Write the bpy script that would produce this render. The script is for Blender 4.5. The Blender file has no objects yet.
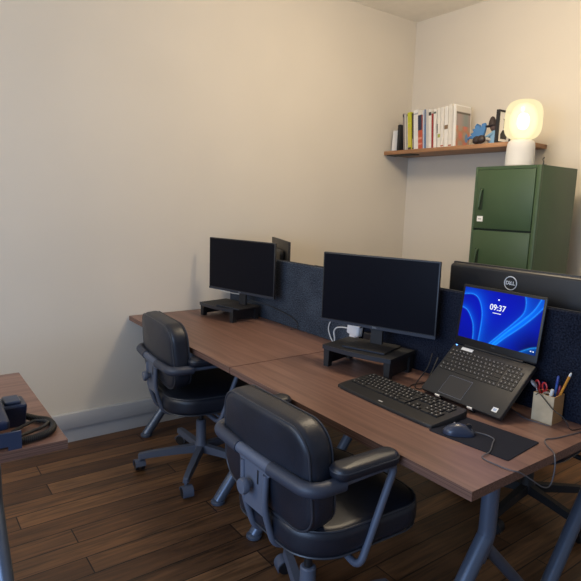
import bpy, bmesh, math, random
from mathutils import Vector, Matrix
random.seed(4)
PI = math.pi
scene = bpy.context.scene
COL = scene.collection

# ------------------------------------------------------------------ materials
def new_mat(name):
    m = bpy.data.materials.new(name); m.use_nodes = True
    return m, m.node_tree, m.node_tree.nodes['Principled BSDF']

MATS = {}
def plain(name, rgb, rough=.5, metal=0., bump=0., bscale=200., vary=0., vscale=8., spec=.5, coat=0.):
    """procedural material: base colour broken up by noise, optional grain bump"""
    if name in MATS: return MATS[name]
    m, nt, b = new_mat(name)
    b.inputs['Roughness'].default_value = rough
    b.inputs['Metallic'].default_value = metal
    b.inputs['Specular IOR Level'].default_value = spec
    b.inputs['Coat Weight'].default_value = coat
    tc = nt.nodes.new('ShaderNodeTexCoord')
    n = nt.nodes.new('ShaderNodeTexNoise'); n.inputs['Scale'].default_value = vscale
    nt.links.new(tc.outputs['Object'], n.inputs['Vector'])
    r = nt.nodes.new('ShaderNodeValToRGB')
    v = max(vary, .03)
    r.color_ramp.elements[0].position = .3; r.color_ramp.elements[1].position = .7
    r.color_ramp.elements[0].color = [c * (1 - v) for c in rgb] + [1]
    r.color_ramp.elements[1].color = [min(1, c * (1 + v)) for c in rgb] + [1]
    nt.links.new(n.outputs['Fac'], r.inputs['Fac'])
    nt.links.new(r.outputs['Color'], b.inputs['Base Color'])
    if bump:
        n2 = nt.nodes.new('ShaderNodeTexNoise'); n2.inputs['Scale'].default_value = bscale
        n2.inputs['Detail'].default_value = 3
        nt.links.new(tc.outputs['Object'], n2.inputs['Vector'])
        bp = nt.nodes.new('ShaderNodeBump'); bp.inputs['Strength'].default_value = bump
        bp.inputs['Distance'].default_value = .002
        nt.links.new(n2.outputs['Fac'], bp.inputs['Height'])
        nt.links.new(bp.outputs['Normal'], b.inputs['Normal'])
    MATS[name] = m
    return m

def emit(name, rgb, s):
    if name in MATS: return MATS[name]
    m, nt, b = new_mat(name)
    b.inputs['Base Color'].default_value = (0, 0, 0, 1)
    b.inputs['Emission Color'].default_value = (*rgb, 1)
    b.inputs['Emission Strength'].default_value = s
    MATS[name] = m
    return m

def vcol_mat(name, emission):
    m, nt, b = new_mat(name)
    a = nt.nodes.new('ShaderNodeVertexColor'); a.layer_name = 'Col'
    if emission:
        b.inputs['Base Color'].default_value = (.002, .002, .003, 1); b.inputs['Specular IOR Level'].default_value = .08
        nt.links.new(a.outputs['Color'], b.inputs['Emission Color'])
        b.inputs['Emission Strength'].default_value = emission
        b.inputs['Roughness'].default_value = .3
    else:
        nt.links.new(a.outputs['Color'], b.inputs['Base Color'])
        b.inputs['Roughness'].default_value = .4
    return m

def wood_mat(name, dark, mid, light, axis=0, scale=1., rough=.4, streak=28.):
    """grain running along the object's axis"""
    m, nt, b = new_mat(name)
    b.inputs['Roughness'].default_value = rough
    tc = nt.nodes.new('ShaderNodeTexCoord'); mp = nt.nodes.new('ShaderNodeMapping')
    sc = [streak, streak, streak]; sc[axis] = 1.6
    mp.inputs['Scale'].default_value = [s * scale for s in sc]
    nt.links.new(tc.outputs['Object'], mp.inputs['Vector'])
    n = nt.nodes.new('ShaderNodeTexNoise'); n.inputs['Scale'].default_value = 1
    n.inputs['Detail'].default_value = 6; n.inputs['Distortion'].default_value = 1.2
    nt.links.new(mp.outputs['Vector'], n.inputs['Vector'])
    r = nt.nodes.new('ShaderNodeValToRGB')
    e = r.color_ramp.elements
    e[0].position = .3; e[0].color = (*dark, 1); e[1].position = .72; e[1].color = (*light, 1)
    k = e.new(.5); k.color = (*mid, 1)
    nt.links.new(n.outputs['Fac'], r.inputs['Fac'])
    nt.links.new(r.outputs['Color'], b.inputs['Base Color'])
    bp = nt.nodes.new('ShaderNodeBump'); bp.inputs['Strength'].default_value = .08; bp.inputs['Distance'].default_value = .001
    nt.links.new(n.outputs['Fac'], bp.inputs['Height']); nt.links.new(bp.outputs['Normal'], b.inputs['Normal'])
    return m

def floor_mat():
    m, nt, b = new_mat('dark_floorboards')
    L = nt.links.new
    tc = nt.nodes.new('ShaderNodeTexCoord'); mp = nt.nodes.new('ShaderNodeMapping')
    mp.inputs['Rotation'].default_value = (0, 0, PI / 2)
    L(tc.outputs['Object'], mp.inputs['Vector'])
    br = nt.nodes.new('ShaderNodeTexBrick')
    br.inputs['Color1'].default_value = (.095, .043, .018, 1); br.inputs['Color2'].default_value = (.225, .110, .046, 1)
    br.inputs['Mortar'].default_value = (.012, .005, .003, 1)
    br.inputs['Scale'].default_value = 1; br.inputs['Brick Width'].default_value = .95
    br.inputs['Row Height'].default_value = .115; br.inputs['Mortar Size'].default_value = .003
    br.inputs['Bias'].default_value = -.1; br.inputs['Mortar Smooth'].default_value = .2
    br.offset = .37; br.offset_frequency = 2; br.squash = 1.3; br.squash_frequency = 3
    L(mp.outputs['Vector'], br.inputs['Vector'])
    mp2 = nt.nodes.new('ShaderNodeMapping'); mp2.inputs['Scale'].default_value = (32, 2.2, 1)
    L(tc.outputs['Object'], mp2.inputs['Vector'])
    n = nt.nodes.new('ShaderNodeTexNoise'); n.inputs['Scale'].default_value = 1; n.inputs['Detail'].default_value = 7
    n.inputs['Distortion'].default_value = 1.6
    L(mp2.outputs['Vector'], n.inputs['Vector'])
    mr = nt.nodes.new('ShaderNodeMapRange'); mr.inputs['From Min'].default_value = .3; mr.inputs['From Max'].default_value = .72
    mr.inputs['To Min'].default_value = .4; mr.inputs['To Max'].default_value = 1.4
    L(n.outputs['Fac'], mr.inputs['Value'])
    mx = nt.nodes.new('ShaderNodeMix'); mx.data_type = 'RGBA'; mx.blend_type = 'MULTIPLY'
    mx.inputs['Factor'].default_value = 1
    L(br.outputs['Color'], mx.inputs['A']); L(mr.outputs['Result'], mx.inputs['B'])
    L(mx.outputs['Result'], b.inputs['Base Color'])
    b.inputs['Roughness'].default_value = .42
    mr2 = nt.nodes.new('ShaderNodeMapRange'); mr2.inputs['To Min'].default_value = .34; mr2.inputs['To Max'].default_value = .6
    L(n.outputs['Fac'], mr2.inputs['Value']); L(mr2.outputs['Result'], b.inputs['Roughness'])
    bp = nt.nodes.new('ShaderNodeBump'); bp.inputs['Strength'].default_value = .3; bp.inputs['Distance'].default_value = .003
    bp.invert = True
    L(br.outputs['Fac'], bp.inputs['Height']); L(bp.outputs['Normal'], b.inputs['Normal'])
    return m

def felt_mat(name, c0, c1):
    m, nt, b = new_mat(name)
    L = nt.links.new
    tc = nt.nodes.new('ShaderNodeTexCoord')
    n = nt.nodes.new('ShaderNodeTexNoise'); n.inputs['Scale'].default_value = 160; n.inputs['Detail'].default_value = 4
    n2 = nt.nodes.new('ShaderNodeTexNoise'); n2.inputs['Scale'].default_value = 7
    L(tc.outputs['Object'], n.inputs['Vector']); L(tc.outputs['Object'], n2.inputs['Vector'])
    ad = nt.nodes.new('ShaderNodeMath'); ad.operation = 'ADD'
    ml = nt.nodes.new('ShaderNodeMath'); ml.operation = 'MULTIPLY'; ml.inputs[1].default_value = .25
    L(n2.outputs['Fac'], ml.inputs[0]); L(n.outputs['Fac'], ad.inputs[0]); L(ml.outputs[0], ad.inputs[1])
    r = nt.nodes.new('ShaderNodeValToRGB')
    r.color_ramp.elements[0].position = .45; r.color_ramp.elements[0].color = (*c0, 1)
    r.color_ramp.elements[1].position = .8; r.color_ramp.elements[1].color = (*c1, 1)
    L(ad.outputs[0], r.inputs['Fac']); L(r.outputs['Color'], b.inputs['Base Color'])
    b.inputs['Roughness'].default_value = .95; b.inputs['Specular IOR Level'].default_value = .1
    bp = nt.nodes.new('ShaderNodeBump'); bp.inputs['Strength'].default_value = .5; bp.inputs['Distance'].default_value = .002
    L(n.outputs['Fac'], bp.inputs['Height']); L(bp.outputs['Normal'], b.inputs['Normal'])
    return m

M = {}
M['wall'] = plain('cream_wall_paint', (.66, .603, .515), .85, bump=.12, bscale=90, vary=.02, vscale=1.2, spec=.2)
M['wall_back'] = plain('pale_wall_paint', (.66, .60, .51), .85, bump=.12, bscale=90, vary=.02, vscale=1.2, spec=.2)
M['ceil'] = plain('ceiling_paint', (.84, .79, .69), .9, bump=.05, vary=.02, spec=.2)
M['skirt'] = plain('grey_white_gloss_paint', (.50, .50, .50), .45, bump=.05, bscale=20, vary=.03, vscale=3)
M['floor'] = floor_mat()
M['desk'] = wood_mat('walnut_laminate', (.125, .066, .050), (.180, .098, .074), (.225, .127, .097), 0, 1., .38)
M['edge'] = wood_mat('layered_edge', (.05, .026, .018), (.14, .07, .048), (.27, .155, .115), 0, 1., .5, streak=230)
M['shelfwood'] = wood_mat('shelf_oak', (.25, .12, .055), (.34, .17, .08), (.41, .215, .105), 0, 1., .5)
M['legmetal'] = plain('grey_blue_powder_coat', (.10, .125, .175), .33, .35, vary=.05)
M['chairmetal'] = plain('slate_powder_coat', (.105, .123, .17), .5, .15, bump=.05, bscale=500)
M['mech'] = plain('light_grey_plastic', (.22, .25, .31), .5)
M['leather'] = plain('black_leather', (.010, .013, .022), .40, bump=.22, bscale=260, vary=.2, vscale=12)
M['piping'] = plain('leather_piping', (.03, .034, .045), .4)
M['sleeve'] = plain('dark_rubber_sleeve', (.032, .039, .06), .5, bump=.06, bscale=300)
M['blackpl'] = plain('black_plastic', (.012, .012, .014), .42, bump=.05, bscale=600)
M['mattblack'] = plain('matt_black_plastic', (.011, .011, .013), .6, bump=.1, bscale=700)
M['panel'] = plain('dark_display_panel', (.0045, .005, .009), .3, spec=.10)
M['silver'] = plain('brushed_steel', (.5, .5, .52), .25, 1.)
M['chrome'] = plain('bezel_grey', (.035, .042, .06), .4, .3)
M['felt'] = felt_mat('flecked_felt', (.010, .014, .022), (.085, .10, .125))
M['feltshaded'] = felt_mat('shaded_felt', (.004, .005, .010), (.022, .027, .045))  # darker copy of the felt, shade on the right panel put into its colour
M['feltedge'] = plain('dark_felt_edge', (.01, .012, .018), .9)
M['green'] = plain('dark_green_lacquer', (.042, .078, .034), .42, bump=.04, bscale=300, vary=.05)
M['greendark'] = plain('green_shadow_gap', (.008, .02, .008), .6)
M['white'] = plain('white_plastic', (.8, .8, .8), .4)
M['paper'] = plain('white_paper', (.78, .76, .72), .8)
M['laptop'] = plain('laptop_charcoal', (.016, .016, .017), .48, bump=.05, bscale=900)
M['key'] = plain('key_black', (.012, .012, .013), .5)
M['legend'] = plain('key_legend_white', (.34, .34, .34), .5)
M['pad'] = plain('mouse_pad_cloth', (.016, .018, .028), .9, bump=.2, bscale=900, spec=.15)
M['cable'] = plain('black_cable', (.014, .014, .015), .5)
M['greycable'] = plain('grey_cable', (.09, .09, .10), .5)
M['whitecable'] = plain('white_cable', (.7, .7, .68), .5)
M['globe_line'] = plain('lamp_ring', (.35, .33, .3), .5)

# ------------------------------------------------------------------ geometry helpers
class MB:
    """collects shapes, then links them as ONE mesh object"""
    def __init__(s): s.v = []; s.f = []; s.mi = []; s.sm = []
    def add(s, verts, faces, mat=0, smooth=True, mtx=None):
        o = len(s.v)
        if mtx is not None: verts = [mtx @ Vector(v) for v in verts]
        s.v += [tuple(v) for v in verts]
        for f in faces:
            s.f.append([i + o for i in f]); s.mi.append(mat); s.sm.append(smooth)
        return s
    def box(s, x0, y0, z0, x1, y1, z1, mat=0, mtx=None, b=0.):
        if b > 0:
            c = ((x0 + x1) / 2, (y0 + y1) / 2)
            return s.rslab(x1 - x0, y1 - y0, z1 - z0, b, b, mat, Matrix.Translation((c[0], c[1], z0)) if mtx is None else mtx @ Matrix.Translation((c[0], c[1], z0)), seg=2, es=2)
        vs = [(x, y, z) for z in (z0, z1) for y in (y0, y1) for x in (x0, x1)]
        fs = [(0, 2, 3, 1), (4, 5, 7, 6), (0, 1, 5, 4), (2, 6, 7, 3), (0, 4, 6, 2), (1, 3, 7, 5)]
        return s.add(vs, fs, mat, False, mtx)
    def rings(s, rings, mat=0, smooth=True, cap=True, mtx=None, closed=True):
        n = len(rings[0]); vs = [p for r in rings for p in r]; fs = []
        for k in range(len(rings) - 1):
            for i in range(n if closed else n - 1):
                j = (i + 1) % n
                fs.append((k * n + i, k * n + j, (k + 1) * n + j, (k + 1) * n + i))
        if cap:
            fs.append(tuple(range(n - 1, -1, -1))); fs.append(tuple((len(rings) - 1) * n + i for i in range(n)))
        return s.add(vs, fs, mat, smooth, mtx)
    def rslab(s, w, h, t, r, e, mat=0, mtx=None, seg=6, es=4, bulge=0., fn=None, taper=1.):
        """rounded-rectangle slab w x h in xy (centred), thick t along +z from 0, corner radius r, edge rounding e"""
        r = min(r, w / 2 - 1e-5, h / 2 - 1e-5); e = min(e, t / 2 - 1e-6, r if r > e else e)
        def outline(ins, k=1., z=0.):
            pts = []; rr = max(r - ins, 1e-4)
            for q, (sx, sy) in enumerate(((1, 1), (-1, 1), (-1, -1), (1, -1))):
                cx = sx * (w / 2 - ins - rr); cy = sy * (h / 2 - ins - rr)
                for i in range(seg + 1):
                    a = q * PI / 2 + i / seg * PI / 2
                    pts.append(((cx + rr * math.cos(a)) * k, (cy + rr * math.sin(a)) * k, z))
            return pts
        R = []
        if bulge:
            for k in (.02, .3, .55, .75, .9): R.append(outline(e, k, -bulge * (1 - k * k)))
        for i in range(es + 1):
            a = i / es * PI / 2
            R.append(outline(e * (1 - math.sin(a)), 1, e * (1 - math.cos(a))))
        for i in range(es + 1):
            a = i / es * PI / 2
            R.append(outline(e * (1 - math.cos(a)), taper, t - e + e * math.sin(a)))
        if bulge:
            for k in (.9, .75, .55, .3, .02): R.append(outline(e, k * taper, t + bulge * (1 - k * k)))
        if fn: R = [[fn(*p) for p in q] for q in R]
        return s.rings(R, mat, True, True, mtx)
    def tube(s, path, r, mat=0, seg=10, cap=True, mtx=None, closed=False, radii=None):
        P = [Vector(p) for p in path]
        n = len(P); T = []
        for i in range(n):
            if closed: t = P[(i + 1) % n] - P[i - 1]
            else: t = P[min(i + 1, n - 1)] - P[max(i - 1, 0)]
            T.append(t.normalized() if t.length > 1e-9 else Vector((0, 0, 1)))
        u = T[0].orthogonal().normalized(); R = []
        for i in range(n):
            u = (u - T[i] * u.dot(T[i]))
            u = u.normalized() if u.length > 1e-6 else T[i].orthogonal().normalized()
            w = T[i].cross(u); rr = radii[i] if radii else r
            R.append([P[i] + (u * math.cos(a) + w * math.sin(a)) * rr for a in [2 * PI * k / seg for k in range(seg)]])
        if closed: R.append(R[0]); cap = False
        return s.rings(R, mat, True, cap, mtx)
    def lathe(s, prof, mat=0, seg=28, mtx=None, cap=True):
        return s.rings([[(r * math.cos(2 * PI * k / seg), r * math.sin(2 * PI * k / seg), z) for k in range(seg)] for r, z in prof], mat, True, cap, mtx)
    def ball(s, c, rx, ry=None, rz=None, mat=0, seg=16, mtx=None):
        ry = ry or rx; rz = rz or rx
        prof = [(max(.002, math.sin(PI * i / 10)), -math.cos(PI * i / 10)) for i in range(11)]
        m = Matrix.Translation(c) @ Matrix.Diagonal((rx, ry, rz, 1))
        return s.lathe(prof, mat, seg, m if mtx is None else mtx @ m)
    def prism(s, poly, t, mat=0, mtx=None):
        """polygon in xy extruded along z 0..t"""
        n = len(poly)
        vs = [(x, y, 0) for x, y in poly] + [(x, y, t) for x, y in poly]
        fs = [tuple(range(n - 1, -1, -1)), tuple(range(n, 2 * n))] + [(i, (i + 1) % n, n + (i + 1) % n, n + i) for i in range(n)]
        return s.add(vs, fs, mat, False, mtx)
    def build(s, name, mats, parent=None, label=None):
        me = bpy.data.meshes.new(name)
        me.from_pydata(s.v, [], s.f)
        if not isinstance(mats, (list, tuple)): mats = [mats]
        for m in mats: me.materials.append(m)
        me.polygons.foreach_set('material_index', s.mi)
        me.polygons.foreach_set('use_smooth', s.sm)
        bm = bmesh.new(); bm.from_mesh(me); bmesh.ops.recalc_face_normals(bm, faces=bm.faces); bm.to_mesh(me); bm.free()
        me.update()
        if any(s.sm):
            try: me.set_sharp_from_angle(angle=math.radians(42))
            except Exception: pass
        o = bpy.data.objects.new(name, me); COL.objects.link(o)
        if parent is not None: o.parent = parent
        if label: o['label'] = label
        return o

def fillet(path, r, n=6, closed=False):
    P = [Vector(p) for p in path]; out = []
    N = len(P)
    for i in range(N):
        if not closed and i in (0, N - 1): out.append(P[i]); continue
        a = P[i - 1]; b = P[i]; c = P[(i + 1) % N]
        d1 = (a - b); d2 = (c - b)
        k = min(r, d1.length * .48, d2.length * .48)
        p = b + d1.normalized() * k; q = b + d2.normalized() * k
        for j in range(n + 1):
            t = j / n
            out.append(p * (1 - t) ** 2 + b * 2 * t * (1 - t) + q * t * t)
    return out

def smooth_path(pts, n=8):
    """Catmull-Rom through the points"""
    P = [Vector(p) for p in pts]; out = []
    for i in range(len(P) - 1):
        p0 = P[max(i - 1, 0)]; p1 = P[i]; p2 = P[i + 1]; p3 = P[min(i + 2, len(P) - 1)]
        for j in range(n):
            t = j / n
            out.append(.5 * ((2 * p1) + (p2 - p0) * t + (2 * p0 - 5 * p1 + 4 * p2 - p3) * t * t + (-p0 + 3 * p1 - 3 * p2 + p3) * t ** 3))
    out.append(P[-1]); return out

def T(x=0, y=0, z=0, rx=0, ry=0, rz=0):
    return Matrix.Translation((x, y, z)) @ Matrix.Rotation(rz, 4, 'Z') @ Matrix.Rotation(ry, 4, 'Y') @ Matrix.Rotation(rx, 4, 'X')
UP = Matrix.Rotation(PI / 2, 4, 'X')        # local xy plane -> xz plane, local z -> -y

def text_mesh(mb, body, size, mat, mtx, bold=0.):
    cu = bpy.data.curves.new('lettering', 'FONT'); cu.body = body; cu.size = size
    cu.align_x = 'CENTER'; cu.align_y = 'CENTER'; cu.extrude = .0002; cu.offset = bold
    o = bpy.data.objects.new('lettering', cu); COL.objects.link(o)
    bpy.context.view_layer.update()
    me = bpy.data.meshes.new_from_object(o.evaluated_get(bpy.context.evaluated_depsgraph_get()))
    mb.add([v.co.copy() for v in me.vertices], [tuple(p.vertices) for p in me.polygons], mat, False, mtx)
    bpy.data.objects.remove(o); bpy.data.curves.remove(cu); bpy.data.meshes.remove(me)

def tag(o, label, cat, group=None):
    o['label'] = label; o['category'] = cat
    if group: o['group'] = group
    return o
def thing(name, label, cat, loc=(0, 0, 0), rz=0., group=None):
    o = bpy.data.objects.new(name, None); COL.objects.link(o)
    o.empty_display_size = .05
    o.location = loc; o.rotation_euler = (0, 0, rz)
    return tag(o, label, cat, group)
def struct(name, mb, mat):
    o = mb.build(name, mat); o['kind'] = 'structure'; return o
def dup(root, loc, rz, label, group=None):
    r = root.copy(); COL.objects.link(r); r.location = loc; r.rotation_euler = (0, 0, rz); r['label'] = label
    if group: r['group'] = group
    for ch in list(root.children):
        c = ch.copy(); COL.objects.link(c); c.parent = r
        for g in list(ch.children):
            d = g.copy(); COL.objects.link(d); d.parent = c
    return r

# ------------------------------------------------------------------ setting
YB = 2.42; HC = 2.93
struct('floor', MB().box(-.1, -3.2, -.05, 4.6, YB + .1, 0), M['floor'])
struct('wall_left', MB().box(-.12, -3.2, 0, 0, YB + .12, HC), M['wall'])
struct('wall_back', MB().box(0, YB, 0, 4.6, YB + .12, HC), M['wall_back'])
struct('ceiling', MB().box(-.12, -3.2, HC, 4.6, YB + .12, HC + .08), M['ceil'])
b = MB(); b.box(0, -3.2, .088, .032, YB, .18, b=.003); b.box(0, -3.2, 0, .018, YB, .088)
struct('baseboard_left', b, M['skirt'])
b = MB(); b.box(.032, YB - .032, .088, 4.6, YB, .18, b=.003); b.box(.032, YB - .018, 0, 4.6, YB, .088)
struct('baseboard_back', b, M['skirt'])

# ------------------------------------------------------------------ desks
ZD = .73; TH = .028
def make_desk(L, D, label, group=None):
    t = thing('desk', label, 'desk', group=group)
    top = MB()
    top.box(0, 0, ZD - TH, L, D, ZD - .001, 1)                       # layered core shows on the edges
    top.box(0, 0, ZD - .001, L, D, ZD, 0)
    top.build('tabletop', [M['desk'], M['edge']], t)
    for x in (.16, L - .16):
        leg = MB(); yc = D / 2 - .0175
        leg.tube(fillet([(x, yc, ZD - TH), (x, yc, .40), (x, yc - .045, .33)], .03), .0275, seg=16)
        leg.tube([(x, yc - .01, .395), (x, .04, .012)], .0275, seg=16)
        leg.tube([(x, yc + .0, .36), (x, D - .03, .012)], .020, seg=16)
        leg.box(x - .05, yc - .25, ZD - TH - .012, x + .05, yc + .25, ZD - TH)
        lo = leg.build('leg', M['legmetal'], t)
        for y in (.04, D - .03):
            MB().lathe([(.030, 0), (.034, .004), (.034, .014), (.022, .022)], 0, 18, T(x, y, 0)).build('foot', M['legmetal'], lo)
    bm_ = MB(); bm_.box(.19, D / 2 - .02, ZD - TH - .05, L - .19, D / 2 + .02, ZD - TH - .012)
    bm_.build('crossbar', M['legmetal'], t)
    return t
LX = 1.232
desk0 = make_desk(LX, .725, 'walnut-topped desk against the left wall, holding the left black monitor on a riser')
desk0.location = (.010, 0, 0)
dup(desk0, (1.248, 0, 0), 0, 'walnut-topped desk in the foreground, with the open laptop, keyboard and mouse on it')
dup(desk0, (.010, .735, 0), 0, 'desk behind the felt divider at the left wall, mostly hidden')
dup(desk0, (1.248, .735, 0), 0, 'desk behind the felt divider at the right, its grey foot showing at lower right')
d3 = make_desk(1.6, .75, 'walnut desk cut off by the left edge, holding the desk phone')
d3.location = (1.63, -.77 - 1.6, 0); d3.rotation_euler = (0, 0, PI / 2)

# felt dividers along the back edge of the front desks
def divider(x0, x1, label, mat):
    t = thing('desk_divider', label, 'divider', (x0, .6965, ZD))
    L = x1 - x0
    p = MB(); p.rslab(L, .378, .028, .008, .006, 0, T(L / 2, .028, .189) @ UP); p.build('felt_panel', mat, t)
    e = MB(); e.box(.009, .008, .3775, L - .009, .020, .381); e.build('top_seam', M['feltedge'], t)
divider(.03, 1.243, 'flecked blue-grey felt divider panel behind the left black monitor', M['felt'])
divider(1.249, 2.478, 'felt divider panel behind the open laptop, coloured darker for the shade there', M['feltshaded'])

# ------------------------------------------------------------------ chairs
def make_chair(label, base_rot, black=False, up=(0, 0, 0), R0=.325, back_dz=0., arm_ext=0., pad_back=0.):
    t = thing('office_chair', label, 'chair')
    U = Vector(up)
    mm = M['chairmetal'] if not black else M['mattblack']
    # five-star base
    hub = MB()
    hub.lathe([(.030, .085), (.036, .09), (.036, .13), (.027, .145), (.027, .262), (.022, .267)], 0, 20)
    hub.build('hub', mm, t)
    for k in range(5):
        a = base_rot + k * 2 * PI / 5
        m = Matrix.Rotation(a, 4, 'Z')
        R = []
        for x, w, z0, z1 in ((.02, .021, .085, .128), (.12, .019, .083, .120), (R0 - .05, .017, .074, .105), (R0, .016, .068, .096), (R0 + .008, .010, .072, .090)):
            R.append([(x, -w, z0), (x, w, z0), (x, w * .8, z1), (x, -w * .8, z1)])
        arm = MB(); arm.rings(R, 0, False, True, m)
        ao = arm.build('base_arm', mm, t)
        ca = MB(); cm = m @ T(R0 - .002, 0, 0, rz=.6 + k * 1.1)
        ca.tube([(0, 0, .05), (0, 0, .075)], .008, 0, 10, mtx=cm)
        for y in (-.016, .016):
            ca.lathe([(.004, -.009), (.024, -.009), (.027, -.006), (.027, .006), (.024, .009), (.004, .009)], 1, 20, cm @ T(.012, y, .027, rx=PI / 2))
        # hood over the twin wheels
        hood = []
        for i in range(9):
            th = math.radians(-25 + i * 25)
            hood.append([(.012 + math.cos(th) * .033, -.027, .027 + math.sin(th) * .033), (.012 + math.cos(th) * .033, .027, .027 + math.sin(th) * .033),
                         (.012 + math.cos(th) * .029, .027, .027 + math.sin(th) * .029), (.012 + math.cos(th) * .029, -.027, .027 + math.sin(th) * .029)])
        ca.rings(hood, 0, True, True, cm)
        ca.build('caster', [mm, M['blackpl']], ao)
    MB().tube([(0, 0, .25), (0, 0, .375)], .014, seg=14).build('gas_lift', M['blackpl'], t)
    me = MB(); me.box(-.085, -.13, .345, .085, .10, .385, mtx=T(*U), b=.012); me.tube([(.08, .05, .355), (.2, .06, .35)], .006, mtx=T(*U)); me.build('tilt_mechanism', M['mech'], t)
    TU = T(*U)
    # seat
    SW, SD = .495, .50
    se = MB()
    def seatfn(x, y, z):
        return (x * (1 + .05 * (y / .23)), y, z - .012 * max(0, (y - .1) / .13) ** 2)
    SX = TU @ T(0, .055, .385)
    se.rslab(SW, SD, .095, .14, .03, 0, SX, seg=9, es=5, bulge=.010, fn=seatfn)
    so = se.build('seat', M['leather'], t)
    def loop(w, h, r, z, seg=9):
        pts = []
        for q, (sx, sy) in enumerate(((1, 1), (-1, 1), (-1, -1), (1, -1))):
            for i in range(seg + 1):
                a = q * PI / 2 + i / seg * PI / 2
                pts.append((sx * (w / 2 - r) + r * math.cos(a), sy * (h / 2 - r) + r * math.sin(a), z))
        return pts
    pp = MB()
    for z in (.089, .007):
        pp.tube([seatfn(*p) for p in loop(SW - .012, SD - .012, .135, z)], .0035, seg=6, closed=True, mtx=SX)
    pp.build('piping', M['piping'], so)
    # backrest: rounded cushion, bowed and a little reclined
    BW, BH, BT = .475, .33, .092
    bmx = TU @ T(0, -.170, .640 + back_dz, rx=math.radians(4)) @ UP
    def backfn(x, y, z): return (x * (1 - .05 * y / .19), y, z - BT + .045 - .25 * x * x)
    ba = MB(); ba.rslab(BW, BH, BT, .088, .028, 0, bmx, seg=9, es=5, bulge=.006, fn=backfn)
    bo = ba.build('backrest', M['leather'], t)
    bp = MB()
    for z in (.006, BT - .006):
        bp.tube([backfn(*p) for p in loop(BW - .014, BH - .014, .081, z)], .0035, seg=6, closed=True, mtx=bmx)
    bp.build('piping', M['piping'], bo)
    # back plate with two tubes running under the seat
    ZR = .640; YR = -.226
    metal = M['chairmetal'] if not black else mm
    pl = MB()
    poly = [(-.088, ZR + .012), (.088, ZR + .012), (.084, ZR - .025), (.064, ZR - .045), (.056, .475), (-.056, .475), (-.064, ZR - .045), (-.084, ZR - .025)]
    pl.prism(poly, .006, 0, TU @ T(0, YR + .003, 0) @ UP)
    pl.tube([(-.088, YR, ZR), (.088, YR, ZR)], .0185, seg=14, mtx=TU)
    for s in (-1, 1):
        pl.tube(fillet([(.063 * s, YR - .001, ZR - .03), (.057 * s, YR - .002, .50), (.053 * s, YR + .045, .355), (.05 * s, .06, .372)], .05), .0105, seg=12, mtx=TU)
    po = pl.build('back_plate', metal, t)
    kn = MB(); kn.lathe([(.012, 0), (.014, .014), (.024, .018), (.026, .026), (.022, .036), (.004, .038)], 0, 20, TU @ T(-.012, YR - .006, .552) @ UP)
    kn.build('knob', metal, po)
    sl = MB(); sl.box(.020, YR - .0045, .565, .026, YR - .0025, .608, mtx=TU); sl.build('slot', M['blackpl'], po)
    # arms
    for s in (-1, 1):
        sv = MB()
        rail = fillet([(.085 * s, YR, ZR), (.258 * s, YR + .01, ZR), (.264 * s, -.110, ZR + .002)], .085, 8)
        sv.tube(rail, .0215, seg=16, mtx=TU); sv.build('rail_sleeve', M['sleeve'], t)
        tb = MB()
        tb.tube(fillet([(.264 * s, -.115, ZR + .002), (.262 * s, -.09, ZR + .004), (.260 * s, .085 + arm_ext, ZR + .006), (.245 * s, -.03 + arm_ext, .335), (.06 * s, .0, .372)], .04, 7), .0115, seg=12, mtx=TU)
        tb.build('arm_tube', metal, t)
        AX = TU @ T(.262 * s, -.022 + arm_ext / 2 - pad_back, .655, rz=-.03 * s)
        pd = MB(); pd.rslab(.072, .218 + arm_ext, .043, .034, .018, 0, AX, seg=7, es=4, bulge=.003)
        pdo = pd.build('arm_pad', M['leather'], t)
        pg = MB(); pg.tube(loop(.069, .215 + arm_ext, .0325, .028, 7), .0025, seg=6, closed=True, mtx=AX); pg.build('piping', M['piping'], pdo)
    return t
R_ = math.radians
ch = make_chair('black leather office chair in the foreground, its back and metal plate turned to us', R_(83), up=(-.022, .022, .05), R0=.345, arm_ext=.018, pad_back=.014)
ch.location = (1.975, -.115, 0); ch.rotation_euler = (0, 0, R_(0))
ch1 = make_chair('black leather office chair further back, between the left wall and the front chair', R_(-36), up=(0, -.045, 0), back_dz=.05, arm_ext=.07)
ch1.location = (.69, .148, 0); ch1.rotation_euler = (0, 0, R_(-4))
ch2 = make_chair('black chair under the desk beyond the divider, only its star base in view', R_(24), black=True)
ch2.location = (1.93, 1.29, 0); ch2.rotation_euler = (0, 0, PI)

# ------------------------------------------------------------------ monitor risers
def make_riser(label, loc, rz, W, Z):
    t = thing('monitor_riser', label, 'monitor stand', loc, rz)
    D = .215
    poly = []
    n = 14
    for i in range(n + 1):
        u = i / n; poly.append((u * W, -.020 * math.sin(PI * u)))
    front = list(poly)
    poly += [(W, D), (0, D)]
    s = MB(); s.prism(poly, .016, 0, T(0, 0, Z - .016)); po = s.build('platform', M['mattblack'], t)
    f = MB()
    R = [[(x, y - .001, Z - .018), (x, y - .001, Z + .0008), (x, y + .004, Z + .0008), (x, y + .004, Z - .018)] for x, y in front]
    f.rings(R, 0, False); f.build('front_lip', plain('riser_lip', (.022, .025, .034), .4), po)
    for x in (.004, W - .034):
        for y in (.004, D - .034):
            l = MB(); l.rings([[(x + .003, y, 0), (x + .027, y, 0), (x + .027, y + .03, 0), (x + .003, y + .03, 0)], [(x, y, Z - .016), (x + .03, y, Z - .016), (x + .03, y + .03, Z - .016), (x, y + .03, Z - .016)]], 0, False)
            l.build('leg', M['mattblack'], t)
        b_ = MB(); b_.box(x + .011, .034, .012, x + .019, D - .034, Z - .016); b_.build('side_panel', M['mattblack'], t)
    return t
make_riser('black riser under the left monitor, beside the wall', (.172, .397, ZD), R_(10), .325, .082)
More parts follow.
